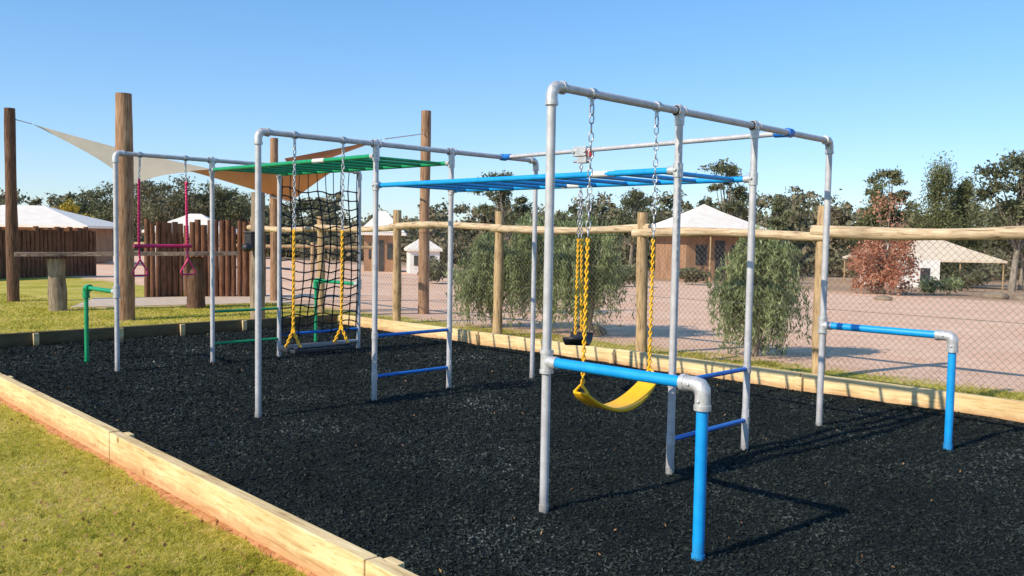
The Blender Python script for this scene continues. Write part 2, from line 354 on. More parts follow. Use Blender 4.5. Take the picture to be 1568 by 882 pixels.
# ------------------------------------------------------------------ climbing frame
frame=empty('monkey_bar_climbing_frame')
H=2.4;R0=.0255
RX=[0,-3.33,-6.47]
RY=[[0,1.23,2.19,3.40],[.09,1.28,2.20,3.42],[.15,1.25,2.13,3.33]]
st=MB();ft=MB();pb=MB()
for i,x in enumerate(RX):
    ys_=RY[i]
    st.tube([(x,ys_[0]+.05,H),(x,ys_[3]-.04,H)],.024,16)
    for k,y in enumerate(ys_):
        st.tube([(x,y,-.05),(x,y,H-.03)],R0,16)
        ft.tube([(x,y,0.0),(x,y,.07)],R0+.003,14)
        if k in(0,3):
            s=1 if k==0 else -1
            pts=[(x,y,H-.10),(x,y,H-.045),(x,y+s*.012,H-.018),(x,y+s*.035,H),(x,y+s*.09,H)]
            ft.tube(pts,[.033,.033,.034,.033,.033],14)
            ft.tube([(x,y,H-.105),(x,y,H-.085)],.037,14); ft.tube([(x,y+s*.075,H),(x,y+s*.095,H)],.037,14)
        else:
            ft.tube([(x,y-.045,H),(x,y+.045,H)],.033,14)
            ft.tube([(x,y-.045,H),(x,y-.032,H)],.036,14);ft.tube([(x,y+.032,H),(x,y+.045,H)],.036,14)
            ft.tube([(x,y,H-.09),(x,y,H)],.0325,14);ft.ball((x,y,H+.02),.025,seg=8,ring=6)
blu=MB();grn=MB();lab=MB();dbl=MB()
def ladder(mb,x0,x1,ya0,ya1,yb0,yb1,z,n,zig=False):
    mb.tube([(x0,ya0,z),(x1,ya1,z)],.0215,14);mb.tube([(x0,yb0,z),(x1,yb1,z)],.0215,14)
    for i in range(n):
        t=(i+.6)/n;x=x0+(x1-x0)*t
        a=ya0+(ya1-ya0)*t;b=yb0+(yb1-yb0)*t
        mb.tube([(x,a,z),(x,b,z)],.016,10)
zb=2.02;zg=2.29
ladder(blu,-3.33+.03,-.03,1.28,1.23,2.20,2.19,zb,10)
ladder(grn,-6.47+.03,-3.33-.03,1.25,1.28,2.13,2.20,zg,10)
for (x,y,z) in [(-3.33,1.28,zb),(-3.33,2.2,zb),(0,1.23,zb),(0,2.19,zb),(-6.47,1.25,zg),(-6.47,2.13,zg),(-3.33,1.28,zg),(-3.33,2.2,zg)]:
    ft.tube([(x,y,z-.045),(x,y,z+.045)],.033,14)
    sx=1 if (x,z)in[(-3.33,zb),(-6.47,zg)] else -1
    ft.tube([(x,y,z),(x+sx*.07,y,z)],.028,14);ft.ball((x,y-.034,z),.012,seg=8,ring=6)
for (x,y,z) in [(-.72,1.24,zb),(-1.85,2.195,zb)]:
    lab.tube([(x,y,z),(x+.20,y,z)],.0228,14,caps=False)
lab.tube([(-4.35,1.265,zg),(-4.15,1.27,zg)],.0228,14,caps=False)
ca=(-3.33,2.92,H);cb=(0,2.70,H)
st.tube([ca,cb],.021,14)
for c,s in((ca,1),(cb,-1)):
    dbl.tube([(c[0],c[1]-.035,H),(c[0],c[1]+.035,H)],.035,14)
    dbl.tube([(c[0]+s*.02,c[1],H),(c[0]+s*.12,c[1]-s*.01,H)],[.033,.029],14)
def sidebar(mb,x,y,L,s,zt=.88,r=.029):
    xe=x+s*L
    mb.tube([(x+s*.05,y,zt),(xe-s*.05,y,zt)],r,16)
    mb.tube([(xe,y,.0),(xe,y,zt-.05)],r,16)
    ft.tube([(x,y,zt-.06),(x,y,zt+.06)],.035,14);ft.tube([(x,y,zt),(x+s*.08,y,zt)],.034,14)
    ft.tube([(x,y,zt+.045),(x,y,zt+.065)],.039,14);ft.tube([(x,y,zt-.065),(x,y,zt-.045)],.039,14)
    em=ft if mb is blu else mb
    em.tube([(xe-s*.11,y,zt),(xe-s*.04,y,zt),(xe-s*.015,y,zt-.006),(xe-s*.002,y,zt-.025),(xe,y,zt-.05),(xe,y,zt-.10)],[.038,.038,.040,.040,.038,.038],16)
    em.tube([(xe-s*.12,y,zt),(xe-s*.095,y,zt)],.042,14);em.tube([(xe,y,zt-.12),(xe,y,zt-.095)],.042,14)
    em.ball((xe-s*.06,y-.038,zt),.009,seg=8,ring=5);em.ball((xe,y-.038,zt-.075),.009,seg=8,ring=5)
    mb.tube([(xe,y,0.0),(xe,y,.06)],r+.004,14)
sidebar(blu,0,0,1.01,1);sidebar(blu,0,3.40,1.02,1)
sidebar(grn,-6.47,.15,.90,-1,.90,.024);sidebar(grn,-6.47,3.33,1.04,-1,.90,.024)
for x,ya,yb in((0,1.23,2.19),(-3.33,1.28,2.2)):
    for z in(.25,.63):
        dbl.tube([(x,ya,z),(x,yb,z)],.0165,12)
        for y in(ya,yb): ft.tube([(x,y,z-.03),(x,y,z+.03)],.030,12)
for z in(.25,.63): grn.tube([(-6.47,1.25,z),(-6.47,2.13,z)],.0165,12)
dbl.tube([(-6.47,2.13,.30),(-6.47,3.33,.30)],.018,12)
st.tube([(-6.47,2.13,.14),(-6.47,3.33,.14)],.02,12)
for x,ya,yb in((0,1.23,2.19),(-3.33,1.28,2.2)):
    for y in(ya,yb): st.box((x,y,.15),(.055,.012,.36),0,0)
st.obj('steel_posts_and_beams',[M['steel']],frame);ft.obj('cast_fittings',[M['fitting']],frame)
blu.obj('blue_bars',[M['blue']],frame);grn.obj('green_bars',[M['green']],frame);dbl.obj('blue_rungs_and_clamps',[M['dblue']],frame);lab.obj('labels',[M['label']],frame)

# ------------------------------------------------------------------ swings
def hanger(mb,x,y,mat=0,z=H):
    mb.tube([(x,y-.018,z),(x,y+.018,z)],.033,14,mat)
    mb.tube([(x,y,z-.03),(x,y,z-.065)],.012,8,mat)
    mb.link((x,y,z-.09),(0,0,1),(1,0,0),.07,.04,.006,mat)
sw=empty('swing')
c=MB();ya,yb=.345,.98
for y,yo in((ya,ya-.02),(yb,yb-.005)):
    hanger(c,0,y)
    c.chain((0,y,H-.12),(0,(y+yo)/2,1.57),.058,.034,.0048,0)
c.obj('chains',[M['chain']],sw)
c=MB()
c.chain((0,ya-.01,1.57),(.0,ya-.03,.70),.036,.028,.0062);c.chain((0,yb-.003,1.57),(0,yb-.01,.74),.036,.028,.0062)
c.obj('chain_sleeves',[M['yellow']],sw)
c=MB();n=22;vs=[]
y0,y1=ya-.05,yb+.02
for i in range(n+1):
    t=i/n;y=y0+(y1-y0)*t
    z=.675+.03*t-.145*math.sin(math.pi*t)**.8
    wv=.055+.035*math.sin(math.pi*t)**.7
    for s in(-1,-.5,.5,1): vs.append((s*wv,y,z+(.006 if abs(s)==1 else 0)))
    for s in(1,.5,-.5,-1): vs.append((s*wv,y,z-.014))
fs=[]
for i in range(n):
    for k in range(8):
        k2=(k+1)%8;fs.append((i*8+k,(i+1)*8+k,(i+1)*8+k2,i*8+k2))
fs+= [tuple(range(8)),tuple(range(n*8,n*8+8))[::-1]]
c.add(vs,fs,0,True)
for y,z in((ya-.04,.70),(yb,.73)):
    c.tube([(-.05,y,z-.03),(0,y,z+.02),(.05,y,z-.03)],.010,8)
c.obj('seat',[M['yellow']],sw,bevel=.003)
sw=empty('swing');c=MB();x=-3.33
for y in(.43,.92):
    hanger(c,x,y);c.chain((x,y,H-.12),(x,y-.005,1.60),.055,.034,.005)
c.obj('chains',[M['chain']],sw)
c=MB()
for y in(.43,.92):
    c.chain((x,y-.005,1.60),(x,y-.01,.74),.040,.032,.0072)
    for s in(-1,1): c.chain((x,y-.01,.74),(x+s*.07,y-.01+s*.03,.585),.040,.032,.007)
c.obj('chain_sleeves',[M['yellow']],sw)
c=MB();c.box((x,.665,.565),(.26,.62,.035));c.box((x,.665,.59),(.22,.56,.018))
c.obj('seat',[M['black']],sw,bevel=.012)
sw=empty('swing');x,y=-2.19,2.85;c=MB()
hb=MB();hb.box((x,y,H-.01),(.17,.09,.09),-.066);hb.box((x+.02,y,H-.09),(.12,.07,.06),-.066);hb.tube([(x-.11,y+.01,H-.10),(x+.12,y-.01,H-.10)],.012,8)
for s in(-1,1): hb.tube([(x+s*.07,y-.06,H-.01),(x+s*.07,y+.06,H-.01)],.016,8)
hb.obj('swivel_hanger',[M['fitting']],sw,bevel=.006)
hr=MB();hr.box((x+.115,y-.01,H-.03),(.04,.06,.07),0,0);hr.obj('red_guard',[M['red']],sw,bevel=.01)
dx,dy=-.62*.19,.78*.19
for s in(-1,1):
    px,py=x+s*dx*.3-.01,y+s*dy*.3
    qx,qy=x+s*dx+s*.03,y+s*dy
    c.chain((px,py,H-.13),((px+qx)/2,(py+qy)/2,1.56),.055,.034,.005,0)
    c.chain(((px+qx)/2,(py+qy)/2,1.56),(qx,qy,.66),.040,.032,.0072,1)
c.obj('chains',[M['chain'],M['yellow']],sw)
c=MB();vs=[];fs=[];n=12
for i in range(n+1):
    t=i/n*2-1
    px=x+dx*t*1.3+.04*t;py=y+dy*t*1.3;z=.64-.08*(1-t*t)
    for s in(-.11,.11): vs+= [(px+.78*s,py+.62*s,z),(px+.78*s,py+.62*s,z-.025)]
for i in range(n):
    a=i*4;b=a+4
    fs+=[(a,a+2,b+2,b),(a+1,b+1,b+3,a+3),(a,b,b+1,a+1),(a+2,a+3,b+3,b+2)]
fs+=[(0,1,3,2),(n*4,n*4+2,n*4+3,n*4+1)]
c.add(vs,fs,0,True);c.obj('seat',[M['black']],sw)
tr=empty('trapeze_swing');c=MB();p=MB();x=-6.47
for y,s in((.41,-1),(.93,1)):
    hanger(c,x,y);c.chain((x,y,H-.12),(x,y+s*.008,2.13),.05,.03,.005)
    p.chain((x,y+s*.008,2.13),(x,y+s*.015,1.42),.04,.036,.010)
    yy=y+s*.015
    p.chain((x,yy,1.37),(x,yy+.01,1.24),.04,.03,.007)
    tri=[(x,yy+.01,1.25),(x,yy-.075,1.11),(x,yy-.06,1.075),(x,yy+.08,1.075),(x,yy+.095,1.11),(x,yy+.01,1.25)]
    p.tube(tri,.011,8)
p.tube([(x,.34,1.40),(x,1.0,1.40)],.019,12)
c.obj('chains',[M['chain']],tr);p.obj('ropes_bar_and_rings',[M['pink']],tr)
net=empty('climbing_net');c=MB();x=-6.47;ya,yb=2.17,3.29
def npnt(u,v):
    y=ya+(yb-ya)*(u+ .03*math.sin(v*5)*math.sin(math.pi*u)); z=2.14-1.84*v-.05*math.sin(math.pi*u)*(1-v)
    xx=x+.10*math.sin(math.pi*u)*math.sin(math.pi*v)-.03*math.sin(u*9+v*4)
    z+=.02*math.sin(u*17+v*13)
    return(xx,y,z)
NU,NV=9,16
for i in range(NU+1): c.tube([npnt(i/NU,j/20) for j in range(21)],.009,6,caps=False)
for j in range(NV+1): c.tube([npnt(i/12,j/NV) for i in range(13)],.009,6,caps=False)
for i in range(NU+1):
    for j in range(NV+1): c.ball(npnt(i/NU,j/NV),.015,seg=6,ring=4)
for i in range(NU+1):
    q=npnt(i/NU,0);c.tube([q,(x,ya+(yb-ya)*i/NU,H)],.006,5)
for j in range(1,NV,2):
    for u,yy in((0,2.13),(1,3.33)):
        q=npnt(u,j/NV);c.tube([q,(x,yy,q[2]+.02)],.007,5)
c.obj('rope_net',[M['rope']],net)

# ------------------------------------------------------------------ log fence
def rough_log(mb,p0,p1,r0,r1,mat=0,seg=14,n=10,wob=.012,lump_=.06):
    p0=Vector(p0);p1=Vector(p1);pts=[];rs=[];ph=random.random()*6
    for i in range(n+1):
        t=i/n;p=p0.lerp(p1,t);d=(p1-p0)
        off=Vector((math.sin(ph+t*4),math.cos(ph*1.3+t*3.3),0 if abs(d.z)>d.length*.5 else math.sin(ph+t*5)))*wob
        pts.append(p+off);rs.append((r0+(r1-r0)*t)*(1+lump_*math.sin(ph*2+t*11)+random.uniform(-.02,.02)))
    mb.tube(pts,rs,seg,mat)
fence=empty('log_rail_fence')
fx=[-14.1,-11.5,-9.08,-6.52,-3.76,-1.25,1.35,3.95,6.55]
fh=[1.9,1.90,2.0,1.96,1.92,1.98,1.95,1.95,1.95]
f=MB()
for x,h in zip(fx,fh): rough_log(f,(x,6,-.1),(x,6,h),.078,.072)
f.obj('posts',[M['fpost']],fence)
f=MB()
for i in range(len(fx)-1):
    a,b=fx[i],fx[i+1];z=1.68+random.uniform(-.02,.02)
    z0=z+.0;r=random.uniform(.055,.062)
    if i==5:r=.07
    if i>=6:r=.078
    rough_log(f,(a-.12,5.955+.02*(i%2),z+random.uniform(-.03,.03)),(b+.12,5.955+.02*(i%2),z0+random.uniform(-.03,.03)),r*1.05,r*.85,wob=.022,n=14,lump_=.08)
f.obj('rails',[M['rail']],fence)
x0,x1,zt=-13.0,7.5,1.62;pitch=.075
segs=[];c0=x0-zt
while c0<x1:
    for s in(1,-1):
        xa,xb=(c0,c0+zt) if s==1 else (c0+zt,c0)
        segs.append((xa,0.0,xb,zt,s))
    c0+=pitch
rw=.0016;V=[];F=[]
for xa,za,xb,zb2,s in segs:
    y=6.085+s*.003;d=np.array([xb-xa,0,zb2-za]);d/=np.linalg.norm(d);nrm=np.array([d[2],0,-d[0]])
    if max(xa,xb)>x1 or min(xa,xb)<x0: continue
    o=len(V)
    for (x,z) in((xa,za),(xb,zb2)):
        for k in range(3):
            an=2*math.pi*k/3;V.append(np.array([x,y,z+.0])+nrm*math.cos(an)*rw+np.array([0,1,0])*math.sin(an)*rw)
    for k in range(3): F.append((o+k,o+(k+1)%3,o+3+(k+1)%3,o+3+k))
wire=simple('weathered_wire',(.12,.10,.08),(.22,.19,.16),20,.6,.1,0)
fast_mesh('wire_mesh',V,F,[wire],parent=fence)
f=MB()
for z in(.03,.8,1.61): f.tube([(x0,6.09,z),(x1,6.09,z)],.0028,5)
f.obj('tension_wires',[wire],fence)

# ------------------------------------------------------------------ poles, bench, palings
def pole(x,y,z,r,m,name='timber_pole',lean=0,cap=False):
    mb=MB();rough_log(mb,(x,y,gz(x,y)-.1),(x+lean,y,z),r*1.08,r*.92,seg=16,n=14,lump_=.035,wob=.01)
    return mb.obj(name,[m])
pole(-17.49,2.22,4.10,.115,M['poled'])
pole(-12.29,2.53,3.92,.150,M['pole'])
pole(-10.45,7.75,4.05,.105,M['pole'])
x,y=W(-5.42,20);pole(x,y,3.7,.10,M['pole'])
pole(-10.99,4.36,2.28,.125,M['stump'],'timber_post')
lb=MB();lb.box((-10.93,4.17,1.42),(.13,.16,.26),.6);lb.ball((-10.90,4.10,1.30),.09,sc=(1,1,.9));lb.tube([(-10.99,4.3,1.55),(-10.93,4.17,1.58)],.02,8)
lb.box((-10.93,4.17,1.57),(.17,.20,.03),.6);lb.obj('post_lantern',[M['black']],None,bevel=.01)
bench=empty('log_bar_table')
mb=MB()
rough_log(mb,(-14.75,2.22,-.05),(-14.75,2.22,1.0),.17,.15,n=8);mb.obj('leg_1',[M['stump']],bench)
mb=MB();rough_log(mb,(-13.89,4.58,-.05),(-13.89,4.58,1.04),.19,.17,n=8);mb.obj('leg_2',[M['poled']],bench)
mb=MB();n=14;vs=[];fs=[]
A=np.array([-14.95,1.55]);B=np.array([-13.62,5.35]);dd=(B-A)/np.linalg.norm(B-A);nn_=np.array([-dd[1],dd[0]])
for i in range(n+1):
    p=A+(B-A)*i/n
    w1=.24+.04*math.sin(i*1.3);w2=.24+.05*math.sin(i*.9+2);z=1.05+.04*i/n
    for wv,zz in((-w1,z),(-w1*.9,z+.07),(w2*.9,z+.07),(w2,z)): q=p+nn_*wv;vs.append((q[0],q[1],zz))
for i in range(n):
    for k in range(4): k2=(k+1)%4;fs.append((i*4+k,i*4+k2,(i+1)*4+k2,(i+1)*4+k))
fs+=[(0,1,2,3),(n*4+3,n*4+2,n*4+1,n*4)]
mb.add(vs,fs,0,False);mb.obj('slab_top',[M['slabw']],bench)
def palisade(name,pts,h,r=.065):
    mb=MB()
    for (a,b) in zip(pts[:-1],pts[1:]):
        L=math.hypot(b[0]-a[0],b[1]-a[1]);n=int(L/(r*1.8))
        for i in range(n):
            t=i/n;x=a[0]+(b[0]-a[0])*t;y=a[1]+(b[1]-a[1])*t
            rr_=r*random.uniform(.85,1.15);hh=h+random.uniform(-.10,.07)
            lx,ly=random.uniform(-.015,.015),random.uniform(-.015,.015)
            mb.tube([(x,y,gz(x,y)-.05),(x+lx*.5,y+ly*.5,hh*.5),(x+lx,y+ly,hh)],[rr_,rr_*.99,rr_*.95],9)
    return mb.obj(name,[M['pal']])
palisade('palisade_fence',[(-17.37,5.04),(-16.70,6.12),(-15.9,7.4)],1.80,.07)
palisade('palisade_fence',[(-25.8,1.0),(-27.04,4.54),(-28.34,7.93)],1.60,.085)
mb=MB()
for i in range(5):
    x,y=-27.6+1.4*i,8.6+1.6*i;rough_log(mb,(x,y,gz(x,y)-.1),(x,y,1.25),.07,.07,n=4)
    if i<4: rough_log(mb,(x,y,1.1),(x+1.4,y+1.6,1.1),.06,.06,n=4)
mb.obj('low_rail_fence',[M['fpost']])
pm=simple('concrete_path',(.52,.40,.29),(.68,.54,.42),6,.9,0,.3,.004)
mb=MB();mb.add([(-15.25,2.6,.02),(-14.05,6.9,.02),(-16.1,7.8,.02),(-17.5,3.9,.02),(-15.25,2.6,-.05),(-14.05,6.9,-.05)],[(0,1,2,3),(0,4,5,1)],0,False)
mb.obj('path',[pm])

# ------------------------------------------------------------------ shade sails
def sailm(name,c,tr_=.6):
    m,nt,b=mat(name);b.inputs['Roughness'].default_value=.8;b.inputs['Specular IOR Level'].default_value=.1
    v=objco(nt,(1,1,1));n=noise(nt,3,4,v);r=ramp(nt,[(.3,tuple(q*.9 for q in c)),(.7,c)]);nt.links.new(n.outputs['Fac'],r.inputs[0]);nt.links.new(r.outputs[0],b.inputs['Base Color'])
    t=node(nt,'ShaderNodeBsdfTranslucent');nt.links.new(r.outputs[0],t.inputs['Color']);x=node(nt,'ShaderNodeMixShader');x.inputs[0].default_value=tr_
    nt.links.new(b.outputs[0],x.inputs[1]);nt.links.new(t.outputs[0],x.inputs[2]);nt.links.new(x.outputs[0],nt.nodes['Material Output'].inputs[0]);return m
sb=sailm('beige_sailcloth',(.98,.80,.56),.7);so=sailm('orange_sailcloth',(.74,.30,.09),.6);sd=sailm('brown_sailcloth',(.46,.20,.10),.4)
def sail(name,P3,m,curve=.09,ropes=()):
    A,B,C=[np.array(p,float) for p in P3];cen=(A+B+C)/3;n=12;V=[];idx={};F=[]
    for i in range(n+1):
        for j in range(n+1-i):
            a,b=i/n,j/n;c=1-a-b
            p=A*a+B*b+C*c
            pull=curve*4*(a*b*(1-c)**2+b*c*(1-a)**2+c*a*(1-b)**2)
            p=p+(cen-p)*pull*1.2
            p[2]-=.10*27*a*b*c*.3
            idx[i,j]=len(V);V.append(tuple(p))
    for i in range(n):
        for j in range(n-i):
            F.append((idx[i,j],idx[i+1,j],idx[i,j+1]))
            if j<n-i-1:F.append((idx[i+1,j],idx[i+1,j+1],idx[i,j+1]))
    e=empty(name);mb=MB();mb.add(V,F,0,True);mb.obj('sailcloth',[m],e)
    if ropes:
        r=MB()
        for a,b in ropes:r.tube([a,b],.012,6)
        r.obj('ropes',[M['label']],e)
def Z3(r,f_,z): x,y=W(r,f_);return(x,y,z)
sail('shade_sail',[(-17.35,2.6,3.80),Z3(-7.0,21,3.02),Z3(-9.06,21,2.66)],sb,.16,[((-17.49,2.3,3.88),(-17.35,2.6,3.80))])
sail('shade_sail',[Z3(-7.35,20,2.93),Z3(-5.05,20,2.28),Z3(-3.1,17.5,3.13)],so,.03,[(Z3(-5.05,20,2.28),Z3(-4.3,15.5,2.2))])
sail('shade_sail',[Z3(-5.2,20,3.25),Z3(-2.3,15.6,3.25),Z3(-5.6,22,3.05)],sd,.05,[(Z3(-2.3,15.6,3.25),(-10.45,7.75,3.6))])

# ------------------------------------------------------------------ buildings
wh=simple('white_wall',(.76,.73,.68),(.86,.83,.78),3,.8);rw_=simple('white_roof',(.80,.70,.59),(.88,.80,.70),2,.7);tanr=simple('tan_roof',(.66,.53,.39),(.78,.65,.49),2,.8)
brw=simple('brown_wall',(.28,.15,.08),(.40,.23,.13),3,.8,stretch=(1,1,.3));dk=simple('dark_opening',(.02,.02,.022),(.05,.05,.05),3,.4)
def house(name,r,f_,w,d,eave,apex,roofm,wallm,rot=0,ov=.6,post=False,ridge=.0,wallw=None,wy=0):
    x,y=W(r,f_);z=gz(x,y);e=empty(name);e.location=(x,y,z);e.rotation_euler=(0,0,YAW+rot)
    ww=wallw or w
    mb=MB();mb.box((0 if not wallw else -(w-ww)/2-wy*.4,-wy,eave/2-.04),(ww,d,eave));mb.obj('walls',[wallm],e)
    mb=MB();a,b=w/2+ov,d/2+ov;q=ridge/2
    rings=[(1,eave-.05),(.55,eave+(apex-eave)*.40),(.22,eave+(apex-eave)*.74),(0,apex)]
    vs=[];fs=[]
    for s,zz in rings:
        aa=q+(a-q)*s;bb=b*s
        vs+=[(-aa,-bb,zz),(aa,-bb,zz),(aa,bb,zz),(-aa,bb,zz)]
    for i in range(3):
        for k in range(4):
            k2=(k+1)%4;fs.append((i*4+k,i*4+k2,(i+1)*4+k2,(i+1)*4+k))
    o=len(vs);vs+=[(v[0],v[1],v[2]-.12) for v in vs[:4]]
    fs+=[(k,o+k,o+(k+1)%4,(k+1)%4) for k in range(4)]+[(o,o+3,o+2,o+1)]
    mb.add(vs,fs,0,False);mb.obj('roof',[roofm],e)
    mb=MB();cx=0 if not wallw else -(w-ww)/2-wy*.4
    for s in(-.28,.25):
        mb.box((cx+ww*s,-d/2-.02-wy,eave*.52),(ww*.16,.05,eave*.38))
    if not wy: mb.box((cx,-d/2-.02,eave*.40),(ww*.14,.05,eave*.8))
    mb.obj('windows_and_door',[dk],e)
    if post:
        mb=MB()
        for px in(-a+.15,-a*.33,a*.33,a-.15):
            for py in(-b+.15,b-.15):mb.tube([(px,py,0),(px,py,eave)],.05,8)
        mb.obj('veranda_posts',[M['fpost']],e)
house('brown_cabin',11.9,55,4.4,4.5,3.1,4.75,rw_,brw,.25,1.0,True)
house('white_cabin',27.8,60,6.0,4.5,1.9,3.45,tanr,wh,-.1,1.2,True,1.5,wallw=3.6,wy=2.2)
house('white_roofed_building',-25.0,45,7,5,1.9,2.85,rw_,brw,.1,.8,False,2)
house('white_roofed_building',-16.6,46,3.2,3,1.9,2.75,rw_,wh,.1,.5,False,.6)
house('white_roofed_building',-7.4,50,1.9,3,2.2,3.4,rw_,brw,.1,.4,False,.4)
house('white_roofed_building',-4.9,48,1.6,2,1.4,1.9,rw_,wh,.2,.15,False,.4)

# ------------------------------------------------------------------ trees
def crown_pts(cen,rad,n,shell=.55):
    d=unit(rng.normal(size=(n,3)));r=(shell+(1-shell)*rng.random((n,1)))**.8
    return np.array(cen)+d*r*np.array(rad)
def euc_tree(r,f_,top,w,m='euc',name='eucalyptus_tree',nc=16,leaf=.13,gap=.45,n=300,low=.42):
    x,y=W(r,f_);z=gz(x,y);h=top-z;e=empty(name);t=MB()
    fork=h*random.uniform(.25,.36)
    bx,by=x+random.uniform(-.3,.3),y
    t.tube([(x,y,z-.2),(x+(bx-x)*.5,y,z+fork*.5),(bx,by,z+fork)],[h*.026,h*.022,h*.018],8)
    Vs=[]
    for i in range(nc):
        a=random.uniform(0,6.28);q=math.sqrt(random.random());hh=low+(1-low)*random.random()
        env=math.sin(math.pi*min(1,max(.12,(hh-low*.7)/(1.05-low*.7))))**.6
        cx=x+math.cos(a)*q*w/2*env;cy=y+math.sin(a)*q*w/2*env;cz=z+h*hh*.94
        mid=Vector(((bx+cx)/2+random.uniform(-.2,.2),(by+cy)/2,(z+fork+cz)/2-.1*h*random.random()))
        t.tube([(bx,by,z+fork*.95),mid,(cx,cy,cz)],[h*.010,h*.006,h*.002],5)
        rr=w*random.uniform(.11,.20)
        for q2 in range(3):
            oo=rng.normal(0,rr*.55,3)*np.array([1,1,.5])
            Pp=np.array((cx,cy,cz))+oo+rng.normal(0,.42,(int(n*random.uniform(.2,.5)),3))*rr*np.array([1,1,.6])
            v,f=rand_cards(Pp,leaf,.42,.25);Vs.append(v)
    V=np.concatenate(Vs);t.obj('trunk_and_limbs',[M['bark']],e)
    fast_mesh('foliage',V,np.arange(len(V)).reshape(-1,4),[M[m]],parent=e)
euc_tree(18.1,75,8.3,4.2,nc=20)
euc_tree(26.1,85,8.4,2.8,nc=12)
euc_tree(29.7,70,8.0,3.2,nc=16,low=.5)
euc_tree(29.6,52,7.3,4.6,nc=22,low=.55)
euc_tree(-.8,80,7.6,4.6,nc=18)
euc_tree(-29.8,75,5.9,6.5,'euc2',nc=26)
euc_tree(-37.7,80,5.4,6.0,nc=24)
euc_tree(-25.8,78,5.7,6,nc=24)
euc_tree(11,82,6.4,5,nc=20)
euc_tree(33.6,58,4.6,5,'euc2',nc=20)
euc_tree(-36.5,70,3.9,4,'gold','golden_tree',nc=16,low=.3)
euc_tree(-42,72,3.6,4,'euc','eucalyptus_tree',nc=16,low=.3)
def conifer(r,f_,top,w):
    x,y=W(r,f_);z=gz(x,y);h=top-z;e=empty('cypress_pine_tree');t=MB();t.tube([(x,y,z-.2),(x,y,z+h*.5),(x,y,z+h*.95)],[.16,.1,.03],8);t.obj('trunk',[M['bark']],e)
    Vs=[]
    for i in range(130):
        q=.12+.88*random.random()**.9;a=random.uniform(0,6.28);rad=w/2*(1.04-q)**.7*random.uniform(.2,1.05)
        c=np.array((x+math.cos(a)*rad,y+math.sin(a)*rad,z+h*q));s=w*.09*random.uniform(.6,1.3)
        v,f=rand_cards(c+rng.normal(0,.6,(100,3))*s*np.array([1,1,1.5]),.10,.35,-.0);Vs.append(v)
    V=np.concatenate(Vs);fast_mesh('foliage',V,np.arange(len(V)).reshape(-1,4),[M['con']],parent=e)
conifer(31.3,65,7.3,5.4);conifer(33.8,66,6.0,4.2);conifer(28.0,68,5.4,4.4)
Vs=[]
for i in range(360):
    f_=random.uniform(88,150);r=random.uniform(-.68,.68)*f_;x,y=W(r,f_);z=gz(x,y)
    ang=r/f_
    h=(5.4+random.uniform(-1.6,1.6)+(.9 if ang>.05 else 0)+(1.0 if ang>.3 else 0)-(1.0 if -.2<ang<-.03 else 0))*f_/100
    h-=z*.5
    if random.random()<.33:h*=.7
    w=random.uniform(4,8)
    for k in range(9):
        a=random.uniform(0,6.28);q=random.random()*w*.5;rr=w*random.uniform(.10,.22)
        c=np.array((x+math.cos(a)*q,y+math.sin(a)*q,z+h*random.uniform(.3,.9)))
        v,f=rand_cards(c+rng.normal(0,.5,(70,3))*rr*np.array([1,1,.7]),.30,.5,.1);Vs.append(v)
V=np.concatenate(Vs);fast_mesh('distant_treeline',V,np.arange(len(V)).reshape(-1,4),[M['far']])
Vs=[]
for i in range(420):
    f_=random.uniform(84,120);r=random.uniform(-.68,.68)*f_;x,y=W(r,f_);z=gz(x,y);rr=random.uniform(1.2,2.6)
    v,f=rand_cards(crown_pts((x,y,z+rr*.6),(rr*1.3,rr*1.3,rr),100,.2),.36,.5,.1);Vs.append(v)
V=np.concatenate(Vs);fast_mesh('distant_scrub',V,np.arange(len(V)).reshape(-1,4),[M['far']])

def weeping(x,y,h,w,ns=300,name='weeping_pepper_bush'):
    z=gz(x,y);e=empty(name);t=MB();C=[];A=[]
    lm=[]
    for i in range(15):
        a=random.uniform(0,6.28);q=random.uniform(.1,.9)*w/2;hh=h*random.uniform(.45,1.0)
        p=(x+math.cos(a)*q*.85,y+math.sin(a)*q*.85,z+hh*(1-.2*q/(w/2)));lm.append(p)
        t.tube([(x,y,z-.05),(x+math.cos(a)*q*.25,y+math.sin(a)*q*.25,z+hh*.5),p],[.03,.018,.006],6)
    for i in range(ns):
        b=random.choice(lm);a=random.uniform(0,6.28);L=random.uniform(.25,.75)*h*.55;out=random.uniform(.05,.32)*w/2
        s=np.array(b)+rng.normal(0,.12*w/2,3)
        m_=16
        for j in range(m_):
            u=(j+random.random())/m_
            p=s+np.array([math.cos(a)*out*min(1,u*1.6),math.sin(a)*out*min(1,u*1.6),.10*math.sin(u*3)*h*.4-L*u*u*1.3])
            if p[2]<z+.03: continue
            for q in range(3): C.append(p+rng.normal(0,.022,3));A.append((rng.normal(0,.6),rng.normal(0,.6),-1))
    C=np.array(C);A=unit(np.array(A));b=unit(np.cross(A,rng.normal(size=A.shape)));s=.040*(.6+.8*rng.random((len(C),1)))
    v,f=cards(C,A*s,b*s*.22);fast_mesh('foliage',v,f,[M['pepper']],parent=e);t.obj('stems',[M['bark']],e)
weeping(-7.55,6.95,1.6,1.5,370);weeping(-6.55,7.2,2.0,1.7,400);weeping(-5.65,7.15,1.85,1.5,370);weeping(-2.75,7.25,1.62,1.75,500)
weeping(-9.8,10.5,1.2,1.5,160)
